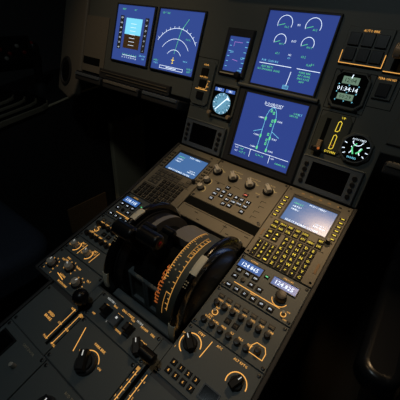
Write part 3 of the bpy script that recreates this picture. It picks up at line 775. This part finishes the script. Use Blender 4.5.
# standby display
m = Mod('standby_display', 'narrow blue standby screen left of the upper centre screen', 'screen', FM, -.1375, .258)
b = m.mb(); b.frame(-.178, -.101, .207, .315, -.166, -.109, .217, .297, -.004, .004, 'dark_bezel', ch=.003); m.put(b, 'bezel')
b = m.mb(); b.box(-.166, -.109, .217, .297, -.004, .0005, 'screen_blue'); m.put(b, 'screen')
b = m.mb()
for i in range(6): b.line([(-.162, .228+i*.012), (-.157, .228+i*.012)], .0011, .0008, 'cyan_glow'); b.line([(-.118, .228+i*.012), (-.112, .228+i*.012)], .0011, .0008, 'cyan_glow')
b.text('250', -.152, .262, .0008, .007, 'cyan_glow'); b.text('120', -.118, .250, .0008, .007, 'cyan_glow'); b.text('1013', -.118, .222, .0008, .0058, 'cyan_glow'); b.line([(-.145, .245), (-.130, .243)], .0012, .0008, 'magenta_glow'); b.line([(-.150, .275), (-.150, .285), (-.128, .285)], .001, .0008, 'magenta_glow')
m.put(b, 'screen_symbols')
b = m.mb(); b.box(-.170, -.128, .2095, .2125, .0045, .0050, 'paint'); m.put(b, 'bottom_edge_strip')
place(m, 'knob', knob_mesh(.0075, .010, 'black', None), -.117, .212, .003)

# radio magnetic dial
m = Mod('compass_dial', 'round pale cyan dial with number windows on top, beside the lower blue screen', 'gauge', FM, -.141, .143)
b = m.mb(); b.prism([(-.180, .112), (-.168, .100), (-.114, .100), (-.102, .112), (-.102, .186), (-.180, .186)], -.004, .003, 'mip', ch=.002); m.put(b, 'bezel')
b = m.mb(); b.prism([(-.175, .114), (-.166, .106), (-.116, .106), (-.107, .114), (-.107, .181), (-.175, .181)], .002, .0036, 'slot_black'); m.put(b, 'dial_plate')
b = m.mb(); b.box(-.171, -.144, .1655, .1735, .0036, .0042, 'digit_cell'); b.box(-.138, -.111, .1655, .1735, .0036, .0042, 'digit_cell'); w = m.put(b, 'number_window')
b = m.mb(); b.text('351', -.1575, .1695, .0045, .008, 'lcd_white'); b.text('081', -.1245, .1695, .0045, .008, 'lcd_white'); b.build('digits', w)
b = m.mb(); b.lathe(-.141, .1365, [(.0265, .0036), (.0265, .0044)], 'dial_cyan', 40)
b.washer(-.141, .1365, .0265, .0285, .0036, .0055, 'black'); m.put(b, 'dial_face', smooth=True)
b = m.mb(); z = .0048
for a in range(0, 360, 10): 
    c, s_ = math.cos(R(a)), math.sin(R(a)); b.line([(-.141+.0215*c, .1365+.0215*s_), (-.141+.0255*c, .1365+.0255*s_)], .0009, z, 'slot_black' if a % 30 else 'lcd_white')
for a, t in ((90, 'N'), (60, '3'), (30, '6'), (0, 'E'), (-30, '12'), (-60, '15'), (-90, 'S'), (-120, '21'), (-150, '24'), (180, 'W'), (150, '30'), (120, '33')):
    b.text(t, -.141+.0175*math.cos(R(a)), .1365+.0175*math.sin(R(a)), z, .0062, 'slot_black')
m.put(b, 'dial_marks')
b = m.mb(); b.line([(-.156, .119), (-.127, .153)], .0022, .0054, 'lcd_white'); b.prism([(-.127, .156), (-.130, .148), (-.121, .149)], .0050, .0056, 'lcd_white'); m.put(b, 'pointer')
for x in (-.171, -.111): place(m, 'knob', knob_mesh(.0055, .009, 'tan_handle', None), x, .108, .003)

# left switch strip
m = Mod('switch_strip', 'upright strip with black push switches and amber legends beside the arc screen', 'switch panel', FM, -.217, .178)
b = m.mb(); b.prism([(-.246, .126), (-.238, .118), (-.196, .118), (-.188, .126), (-.188, .225), (-.196, .233), (-.238, .233), (-.246, .225)], -.004, .001, 'mip', ch=.001); m.put(b, 'faceplate')
for y, t in ((.205, 'GPWS'), (.176, 'GS MODE'), (.145, 'TERR')):
    place(m, 'push_switch', key_mesh(.021, .019, None, .004, 'black', 'amber', .004), -.216, y-.002, .001)
b = m.mb()
for y, t in ((.221, 'A/SKID'), (.1905, 'N/W STRG'), (.161, 'GPWS G/S')): b.text(t, -.217, y, .0014, .0052, 'amber')
b.line([(-.236, .1585), (-.197, .1585)], .0012, .0014, 'amber'); b.text('ON', -.199, .182, .0014, .0045, 'amber'); b.text('OFF', -.199, .168, .0014, .0045, 'amber'); b.line([(-.203, .163), (-.200, .178)], .001, .0014, 'amber')
m.put(b, 'legend')

# clock
m = Mod('digital_clock', 'octagonal framed clock with white digits and pale windows', 'clock', FM, .145, .226)
oc = lambda x0, x1, y0, y1, c: [(x0+c, y0), (x1-c, y0), (x1, y0+c), (x1, y1-c), (x1-c, y1), (x0+c, y1), (x0, y1-c), (x0, y0+c)]
b = m.mb(); b.prism(oc(.109, .182, .189, .263, .014), -.004, .004, 'mip', ch=.002); m.put(b, 'bezel')
b = m.mb(); b.prism(oc(.115, .176, .196, .259, .009), .004, .0052, 'slot_black'); b.box(.120, .168, .203, .256, .0052, .0058, 'slot_black'); m.put(b, 'face')
b = m.mb(); b.box(.128, .160, .238, .252, .0058, .0062, 'clock_lcd'); b.box(.128, .160, .207, .219, .0058, .0062, 'clock_lcd'); m.put(b, 'lcd_window')
b = m.mb(); b.text('12:04', .144, .245, .0065, .011, 'slot_black'); b.text('00:29', .144, .213, .0065, .011, 'slot_black'); b.text('01:34:14', .143, .2285, .0062, .0120, 'lcd_white')
b.line([(.144, .250), (.145, .256)], .0018, .0065, 'lcd_white')
for x, y in ((.124, .236), (.144, .236), (.163, .236), (.124, .221), (.144, .2215), (.163, .221), (.126, .205), (.144, .2045), (.161, .205)): b.text('+', x, y, .0062, .007, 'cyan_glow')
m.put(b, 'digits')
for x, y in ((.118, .262), (.173, .262), (.118, .192), (.173, .192)): place(m, 'push_button', knob_mesh(.0028, .003, 'black', None), x, y-.001*(1 if y > .2 else -1), .003)

# brake pressure gauge
m = Mod('pressure_gauge', 'round black gauge with green arcs and white marks at panel right', 'gauge', FM, .201, .120)
b = m.mb(); b.prism(oc(.170, .232, .089, .151, .016), -.004, .003, 'mip', ch=.002); m.put(b, 'bezel')
b = m.mb(); b.lathe(.201, .120, [(.0275, .003), (.0275, .0042)], 'slot_black', 40); b.washer(.201, .120, .0272, .0292, .003, .0062, 'bezel', n=40); m.put(b, 'face', smooth=True)
b = m.mb(); z = .0046
b.text('ACCU PRESS', .202, .1385, z, .0048, 'lcd_white'); b.text('4', .192, .133, z, .007, 'white_glow'); b.text('0', .211, .134, z, .007, 'white_glow')
b.arc(.186, .116, .009, -50, 50, .0017, z, 'white_glow', 6); b.arc(.218, .116, .009, 130, 230, .0017, z, 'white_glow', 6)
b.line([(.194, .121), (.196, .115), (.199, .109)], .0028, z+.0001, 'green_glow'); b.line([(.213, .122), (.210, .116), (.205, .111)], .0028, z+.0001, 'green_glow')
b.line([(.196, .125), (.200, .130)], .0022, z, 'green_glow'); b.arc(.201, .136, .010, 200, 340, .0013, z, 'white_glow', 6)
for a in (160, 190, 215, -35, -10, 20): b.line([(.201+.021*math.cos(R(a)), .120+.021*math.sin(R(a))), (.201+.0255*math.cos(R(a)), .120+.0255*math.sin(R(a)))], .0016, z, 'white_glow')
b.text('BRAKES', .200, .1005, z, .0055, 'cyan_glow')
m.put(b, 'dial_marks')

# gravity extension lever panel
m = Mod('gear_extension_panel', 'recessed lever panel with tan handle and yellow outlined scale under the clock', 'lever panel', FM, .143, .136)
P = [(.110, .094), (.166, .094), (.176, .104), (.176, .168), (.168, .178), (.122, .178), (.110, .166)]
b = m.mb(); b.prism(P, -.0038, -.0008, 'scale_band', ch=.0008); m.put(b, 'faceplate')
b = m.mb(); b.box(.124, .1335, .108, .166, -.0008, -.0003, 'slot_black'); m.put(b, 'slot')
b = m.mb(); z = -.0004
b.text('UP', .157, .172, z, .0065, 'yellow'); b.text('DOWN', .154, .0985, z, .0070, 'yellow')
for y0, y1 in ((.143, .165), (.105, .136)): b.line([(.149, y0), (.154, y0), (.157, y0+.003), (.157, y1-.003), (.153, y1), (.150, y1-.003), (.149, y0)], .0011, z, 'yellow')
b.line([(.150, .113), (.156, .113)], .001, z, 'orange')
m.put(b, 'legend')
b = m.mb(); b.T = b.T @ Matrix.Translation((.1285, .112, 0)); b.prism([(-.0045, -.012), (.0045, -.014), (.0048, .006), (-.004, .006)], -.0005, .012, 'tan_handle', ch=.0012); b.cbox(-.004, -.014, .020, .010, .004, .014, 'black', ch=.002); m.put(b, 'handle')
b = m.mb(); b.lathe(.1315, .100, [(.0028, .012), (.0028, .0145), (.001, .0152)], 'orange', 12); m.put(b, 'indicator')

# two black screens at panel bottom
def bd(cx, label):
    m = Mod('blank_screen_unit', label, 'screen', FM, cx, .041, 'dark screen units below the gauges')
    b = m.mb(); b.frame(cx-.0655, cx+.0655, .0035, .0785, cx-.041, cx+.041, .0155, .0690, -.004, .006, 'bezel', ch=.002); m.put(b, 'bezel')
    b = m.mb(); b.box(cx-.041, cx+.041, .0155, .0690, -.004, .003, 'glass_off'); m.put(b, 'screen')
    for sx in (-1, 1):
        for k in range(4):
            place(m, 'key', knob_mesh(.0052, .003, 'black', None), cx+sx*.0525, .061-k*.0135, .006)
    b = m.mb()
    for sx in (-1, 1):
        for k in range(3): b.line([(cx+sx*.0525-.008, .0543-k*.0135), (cx+sx*.0525+.008, .0543-k*.0135)], .0008, .0062, 'paint_dim')
    m.put(b, 'legend')
    b = m.mb(); b.T = b.T @ Matrix.Translation((0, .0785, .0055)); b.tube([(cx-.062, 0, 0), (cx+.062, 0, 0)], .0022, 'mip', 8); m.put(b, 'top_lip', smooth=True)
bd(-.1740, 'dark unlit screen unit below the round cyan dial'); bd(.1700, 'dark unlit screen unit below the round pressure gauge')

# autobrake / gear panel
m = Mod('auto_brake_panel', 'amber outlined panel with dark square buttons above the clock', 'switch panel', FM, .155, .305)
b = m.mb(); b.box(.104, .1885, .274, .345, -.004, .001, 'mip', ch=.001); m.put(b, 'faceplate')
for x in (.121, .147, .172):
    for y in (.294, .322): place(m, 'push_switch', key_mesh(.021, .023, None, .004, 'black', 'amber', .004), x, y, .001)
b = m.mb(); b.line([(.1055, .300), (.1055, .2765), (.1870, .2765), (.1870, .300)], .0013, .0014, 'amber'); b.text('AUTO BRK', .147, .3385, .0014, .006, 'amber'); m.put(b, 'legend')
m = Mod('terrain_switch', 'black square switch under amber lettering right of the clock', 'switch', FM, .206, .240)
b = m.mb(); b.box(.190, .224, .222, .266, -.004, .001, 'mip', ch=.001); m.put(b, 'faceplate')
place(m, 'push_switch', key_mesh(.022, .024, None, .004, 'black', 'amber', .004), .206, .239, .001)
b = m.mb(); b.text('TERR ON ND', .206, .2595, .0014, .0055, 'amber'); m.put(b, 'legend')
m = Mod('landing_gear_selector', 'gear lever with glowing tan round knob at the upper right', 'lever', FM, .209, .305)
b = m.mb(); b.box(.191, .226, .270, .345, -.004, .000, 'mip', ch=.001); b.box(.203, .214, .276, .335, 0, .0006, 'slot_black'); m.put(b, 'faceplate')
b = m.mb(); b.tube([(.2085, .300, -.002), (.2085, .304, .030)], .0038, 'black', 10); m.put(b, 'shaft', smooth=True)
b = m.mb(); b.T = b.T @ Matrix.Translation((.2085, .304, .032)) @ Matrix.Rotation(PI/2, 4, 'Y'); b.lathe(0, 0, [(.010, -.007), (.013, -.005), (.013, .005), (.010, .007)], 'tan_handle', 24); m.put(b, 'knob', smooth=True)
b = m.mb(); b.line([(.1925, .2725), (.2245, .2725), (.2245, .342)], .0013, .0004, 'amber'); m.put(b, 'legend')

# FO side small piece
m = Mod('right_seam_panel', 'plain dark panel section at the far right edge beside the amber switch', 'panel', FM, .30, .205)
b = m.mb(); b.box(.249, .36, .145, .265, -.0038, .002, 'mip', ch=.002); m.put(b, 'faceplate'); fasteners(m, [(.256, .152), (.256, .258)])

# ------------------------------------------------------------------ stowed tables under the panels
def tray(x0, x1, label, th=.018, top='bezel', d=.05):
    t = thing('stowed_table', label, 'table', FM, (x0+x1)/2, .108, 0, 'stowed tray tables under the panel')
    w = (x1-x0)/2
    b = MB(); b.box(-w, w, -.018, .006, -.05, d, 'dark_trim'); b.build('table_top', t, bevel=.004, seg=3)
    b = MB(); b.box(-w+.004, w-.004, -.003, .0075, d-.014, d+.004, top); b.build('front_edge', t, bevel=.003, seg=3)
    b = MB()
    for i in range(8): b.cbox(-w+.012+i*(2*w-.024)/7, .0078, .0015, .008, d-.010, d+.0036, 'dark_bezel')
    b.build('edge_ribs', t)
tray(-.735, -.600, 'short grey ribbed table edge at the far left under the panel', top='bezel', d=.030)
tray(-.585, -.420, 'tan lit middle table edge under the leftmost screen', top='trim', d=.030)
tray(-.405, -.262, 'blue grey table edge under the arc screen', top='bezel', d=.030)
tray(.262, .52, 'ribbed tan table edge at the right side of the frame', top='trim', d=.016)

# ------------------------------------------------------------------ left side: side trim with oval speaker, side console
sp = thing('side_trim_panel', 'beige rounded end panel with a dark oval speaker at far left of the instrument panel', 'trim panel', FM, -.78, .2, 0)
b = MB(); P = [(-.09, -.20), (.015, -.20), (.030, -.12), (.034, .22), (-.09, .22)]
b.prism([(-.095, -.165), (-.02, -.19), (.006, -.17), (.018, -.13), (.034, -.085), (.034, .22), (-.095, .22)], -.03, .004, 'trim'); b.build('end_board', sp, bevel=.008, seg=3)
b = MB(); b.lathe(-.048, -.095, [(.052, .004), (.050, .009), (.044, .010), (.040, .006)], 'dark_trim', 32, sx=.62); b.lathe(-.048, -.095, [(.038, .0055), (.036, .0068)], 'slot_black', 32, sx=.62); b.build('oval_speaker', sp, smooth=True)
b = MB(); b.box(.042, .128, -.050, -.028, -.003, .002, 'slot_black'); b.build('vent_slot', sp)
b = MB(); b.box(.035, .150, -.075, .10, -.004, -.001, 'trim'); b.build('end_fascia', sp)

sc_ = thing('side_console', 'dark side console with a thin lit inner edge along the left wall', 'console', FW, -1.2, -.2, 0)
b = MB()
V = []; prof = [(-1.2, .55), (-.6, .63), (-.19, .69), (.18, .76), (.55, .80)]
for y, z in prof: V += [(.2, y+.2, z), (-.245, y+.2, z), (-.245, y+.2, 0.0), (.2, y+.2, 0.0)]
F = [(0, 1, 2, 3), tuple(4*4+i for i in (3, 2, 1, 0))]
for i in range(4):
    for e in range(4): F.append((i*4+e, i*4+(e+1) % 4, i*4+4+(e+1) % 4, i*4+4+e))
b.add(V, F, 'dark_trim'); b.build('console_body', sc_)
b = MB(); b.tube([(.2, y+.2, z+.003) for y, z in prof], .005, 'paint', 8); b.build('edge_strip', sc_, smooth=True)
b = MB(); b.box(.1995, .206, .20, .44, .045, .20, 'tan_brown', ch=.002); b.build('light_patch', sc_)  # tan slab standing in for a patch of light on the console side
# ridged storage box on console
rb = thing('ridged_storage_box', 'low box with stepped rounded ridges on the left side console', 'box', FW, -1.085, -.15, .712)
for k in range(4):
    b = MB(); a = .10-k*.024; L = .19-k*.032; z0 = k*.014
    P = [(-.11, -.30), (a-.0, -.30), (a, L-.05), (a-.012, L-.018), (a-.04, L), (-.11, L)]
    b.T = Matrix.Rotation(R(9), 4, 'X'); b.prism(P, z0-.01 if k == 0 else z0, z0+.010, 'paint_dim', ch=.003); b.prism([(p[0]-.005 if p[0] > 0 else p[0], p[1]-.005 if p[1] > 0 else p[1]) for p in P], z0+.010, z0+.014, 'slot_black')
    b.build('ridge', rb)
st = thing('side_stick', 'black side stick with a red button at the upper left edge', 'control stick', FW, -1.17, .09, .760)
b = MB(); b.lathe(0, 0, [(.035, -.02), (.034, .008), (.024, .022), (.014, .030)], 'rubber', 24); b.build('boot', st, smooth=True)
b = MB(); b.tube([(0, 0, .02), (0, .004, .08), (.002, .010, .12), (.004, .004, .165)], .016, 'black', 14, .020); b.lathe(.004, .004, [(.020, .16), (.022, .175), (.017, .19), (.006, .196)], 'black', 18); b.build('stick_grip', st, smooth=True)
b = MB(); b.lathe(.012, -.004, [(.006, .188), (.006, .197), (.003, .199)], 'red_plastic', 12); b.build('stick_button', st, smooth=True)
wl = thing('wall_switch_panel', 'small dark switch box with dim red and white lamps on the left wall', 'switch panel', FW, -1.43, .10, .88)
b = MB(); b.box(0, .03, -.10, .10, -.05, .07, 'black'); b.build('switch_box', wl, bevel=.003)
b = MB(); 
for y, z, mm in ((-.05, .02, 'red_plastic'), (-.01, .0, 'red_plastic'), (.03, .03, 'knob_grey'), (-.03, -.02, 'knob_grey'), (.06, .0, 'red_plastic')): b.T = Matrix.Translation((.028, y, z)) @ Matrix.Rotation(PI/2, 4, 'Y'); b.lathe(0, 0, [(.009, 0), (.009, .012), (.005, .015)], mm, 14)
b.build('switch_knob', wl, smooth=True)

# rudder pedals in the dark footwell
def pedal(x, label):
    t = thing('rudder_pedal', label, 'pedal', FW, x, .44, .0, 'rudder pedals')
    b = MB(); b.T = Matrix.Translation((0, .03, .26)) @ Matrix.Rotation(R(62), 4, 'X'); b.box(-.055, .055, -.09, .09, -.008, .008, 'bezel', ch=.003)
    for i in range(6): b.cbox(0, -.07+i*.028, .09, .008, .008, .012, 'rubber')
    b.build('foot_plate', t)
    b = MB(); b.tube([(0, .05, .24), (0, .12, .14), (0, .16, .0)], .016, 'dark_trim', 12); b.build('pedal_arm', t, smooth=True)
pedal(-.62, 'left grey rudder pedal in the dark footwell'); pedal(-.42, 'right grey rudder pedal in the dark footwell, nearest the pedestal')
fp = thing('footwell_strut', 'dim upright strut rising in the dark footwell beneath the tables', 'strut', FW, -.96, .44, 0)
b = MB(); b.T = Matrix.Rotation(R(0), 4, 'X'); b.prism([(-.03, -.14), (.0, -.14), (.0, .09), (-.03, .09)], .0, .60, 'paint'); b.build('strut_body', fp, bevel=.006)
b = MB(); b.cbox(-.015, -.025, .05, .25, 0, .03, 'dark_trim', ch=.004); b.build('strut_foot', fp)

# ------------------------------------------------------------------ seats
def rrect(x0, x1, y0, y1, r, n=6):
    o = []
    for cx, cy, a in ((x1-r, y0+r, -90), (x1-r, y1-r, 0), (x0+r, y1-r, 90), (x0+r, y0+r, 180)):
        for i in range(n+1): t = R(a+90*i/n); o.append((cx+r*math.cos(t), cy+r*math.sin(t)))
    return o
def seat(x, y, mt, label, sx):
    t = thing('pilot_seat', label, 'seat', FW, x, y, 0, 'pilot seats')
    b = MB(); b.prism(rrect(-.24, .24, -.24, .27, .09), .37, .50, mt, ch=.0); b.build('seat_cushion', t, bevel=.035, seg=5, smooth=True)
    b = MB(); b.T = Matrix.Translation((0, -.23, .45)) @ Matrix.Rotation(R(78), 4, 'X'); b.prism(rrect(-.24, .24, 0, .64, .10), -.05, .07, mt); b.build('backrest', t, bevel=.035, seg=5, smooth=True)
    b = MB(); b.prism(rrect(-.12, .12, -.12, .12, .03), .02, .37, 'dark_trim'); b.build('seat_base', t, bevel=.01)
    b = MB(); b.box(-.20, -.15, -.3, .3, 0, .02, 'screw'); b.box(.15, .20, -.3, .3, 0, .02, 'screw'); b.build('floor_rail', t)
    for s_ in (-1, 1):
        b = MB(); b.T = Matrix.Translation((s_*.285, .0, .64))
        b.prism(rrect(-.035, .035, -.22, .25, .034), -.028, .022, 'seat_leather'); b.build('armrest', t, bevel=.018, seg=4, smooth=True) if (s_ == sx) else None
seat(-.72, -.58, 'seat_fabric', 'dark blue fabric pilot seat at the lower left edge', 0)
seat(.675, -.03, 'seat_leather', 'black leather pilot seat with armrest, right of the pedestal', -1)

# ------------------------------------------------------------------ room shell
def struct(name, b, **k):
    o = b.build(name, None, **k); o['kind'] = 'structure'; return o
b = MB(); b.box(-1.5, 1.5, -1.8, 1.5, -.05, 0, 'carpet'); struct('floor', b)
b = MB(); b.box(-1.55, -1.45, -1.8, 1.5, 0, 2.0, 'wall'); struct('wall_left', b)
b = MB(); b.box(1.45, 1.55, -1.8, 1.5, 0, 2.0, 'wall'); struct('wall_right', b)
b = MB(); b.box(-1.5, 1.5, 1.4, 1.5, 0, 2.0, 'wall'); struct('wall_front', b)
b = MB(); b.box(-1.5, 1.5, -1.85, -1.8, 0, 2.0, 'wall'); struct('wall_back', b)
b = MB(); b.box(-1.5, 1.5, -1.8, 1.5, 2.0, 2.05, 'wall'); struct('ceiling', b)

# ------------------------------------------------------------------ lamps
def lamp(name, label, loc, aim, size, power, col, spread, mm='lamp_glow', grp=None):
    t = thing(name, label, 'lamp', FW, *loc)
    d = (Vector(aim)-Vector(loc)).normalized()
    t.matrix_world = Matrix.Translation(loc) @ d.to_track_quat('-Z', 'Y').to_matrix().to_4x4()
    b = MB(); b.washer(0, 0, size*.52, size*.75, -.02, .05, 'black'); b.lathe(0, 0, [(size*.75, .045), (size*.5, .07)], 'black', 24); b.build('lamp_housing', t, smooth=True)
    l = bpy.data.lights.new('lamp_light', 'AREA'); l.shape = 'DISK'; l.size = size; l.energy = power; l.color = col; l.spread = R(spread)
    o = bpy.data.objects.new('lamp_light', l); C.objects.link(o); o.parent = t; o.location = (0, 0, .012)
    return t
lamp('map_lamp', 'warm round lamp in the overhead shining down on the pedestal', (.10, .215, 1.9), (.16, -.10, .76), .20, .32, (1., .66, .34), 42)
lamp('dome_lamp', 'small cool white dome lamp at the ceiling behind the seats', (.0, -.75, 1.95), (-.1, -.3, .7), .14, .85, (.80, .95, 1.), 150)
t = thing('overhead_spot', 'narrow beam overhead spot lamp on the captain side', 'lamp', FW, -.40, -.35, 1.92)
d = (Vector((.04, -.03, .80))-Vector((-.40, -.35, 1.92))).normalized()
t.matrix_world = Matrix.Translation((-.40, -.35, 1.92)) @ d.to_track_quat('-Z', 'Y').to_matrix().to_4x4()
b = MB(); b.washer(0, 0, .026, .038, -.03, .05, 'black'); b.lathe(0, 0, [(.038, .045), (.025, .07)], 'black', 24); b.build('lamp_housing', t, smooth=True)
for e_, a_ in ((14, 24), (2.6, 62)):
    l = bpy.data.lights.new('lamp_light', 'SPOT'); l.energy = e_; l.color = (1., .68, .34); l.spot_size = R(a_); l.spot_blend = 1.0; l.shadow_soft_size = .02
    o = bpy.data.objects.new('lamp_light', l); C.objects.link(o); o.parent = t
t = t_ = thing('overhead_spot', 'added fill spot over the left seat, brightening the tables', 'lamp', FW, -.52, -.50, 1.92)  # unseen fill spot added to brighten the left trim and tables
d = (Vector((-.50, .06, .92))-Vector((-.52, -.50, 1.92))).normalized()
t.matrix_world = Matrix.Translation((-.52, -.50, 1.92)) @ d.to_track_quat('-Z', 'Y').to_matrix().to_4x4()
b = MB(); b.washer(0, 0, .026, .038, -.03, .05, 'black'); b.lathe(0, 0, [(.038, .045), (.025, .07)], 'black', 24); b.build('lamp_housing', t, smooth=True)
l = bpy.data.lights.new('lamp_light', 'SPOT'); l.energy = 7; l.color = (1., .70, .40); l.spot_size = R(44); l.spot_blend = 1.0; l.shadow_soft_size = .02
o = bpy.data.objects.new('lamp_light', l); C.objects.link(o); o.parent = t
w = bpy.data.worlds.new('night'); bpy.context.scene.world = w; w.use_nodes = True
w.node_tree.nodes['Background'].inputs[0].default_value = (.3, .4, .5, 1); w.node_tree.nodes['Background'].inputs[1].default_value = .01

# ------------------------------------------------------------------ camera
cam = bpy.data.cameras.new('camera'); cam.sensor_width = 36; cam.lens = 305.4727/400*36; cam.clip_start = .01
co = bpy.data.objects.new('camera', cam); C.objects.link(co)
Rm = ((0.79258839, -0.37560846, 0.48033523), (0.60697293, 0.41081084, -0.68030752), (0.05820234, 0.83075432, 0.55358807))
co.matrix_world = Matrix.Translation((0.2898471, -0.63930583, 1.15955313)) @ Matrix(Rm).to_4x4()
sc = bpy.context.scene
sc.camera = co
sc.view_settings.view_transform = 'Standard'; sc.view_settings.look = 'None'
sc.view_settings.exposure = 0; sc.view_settings.gamma = 1; sc.view_settings.use_curve_mapping = False
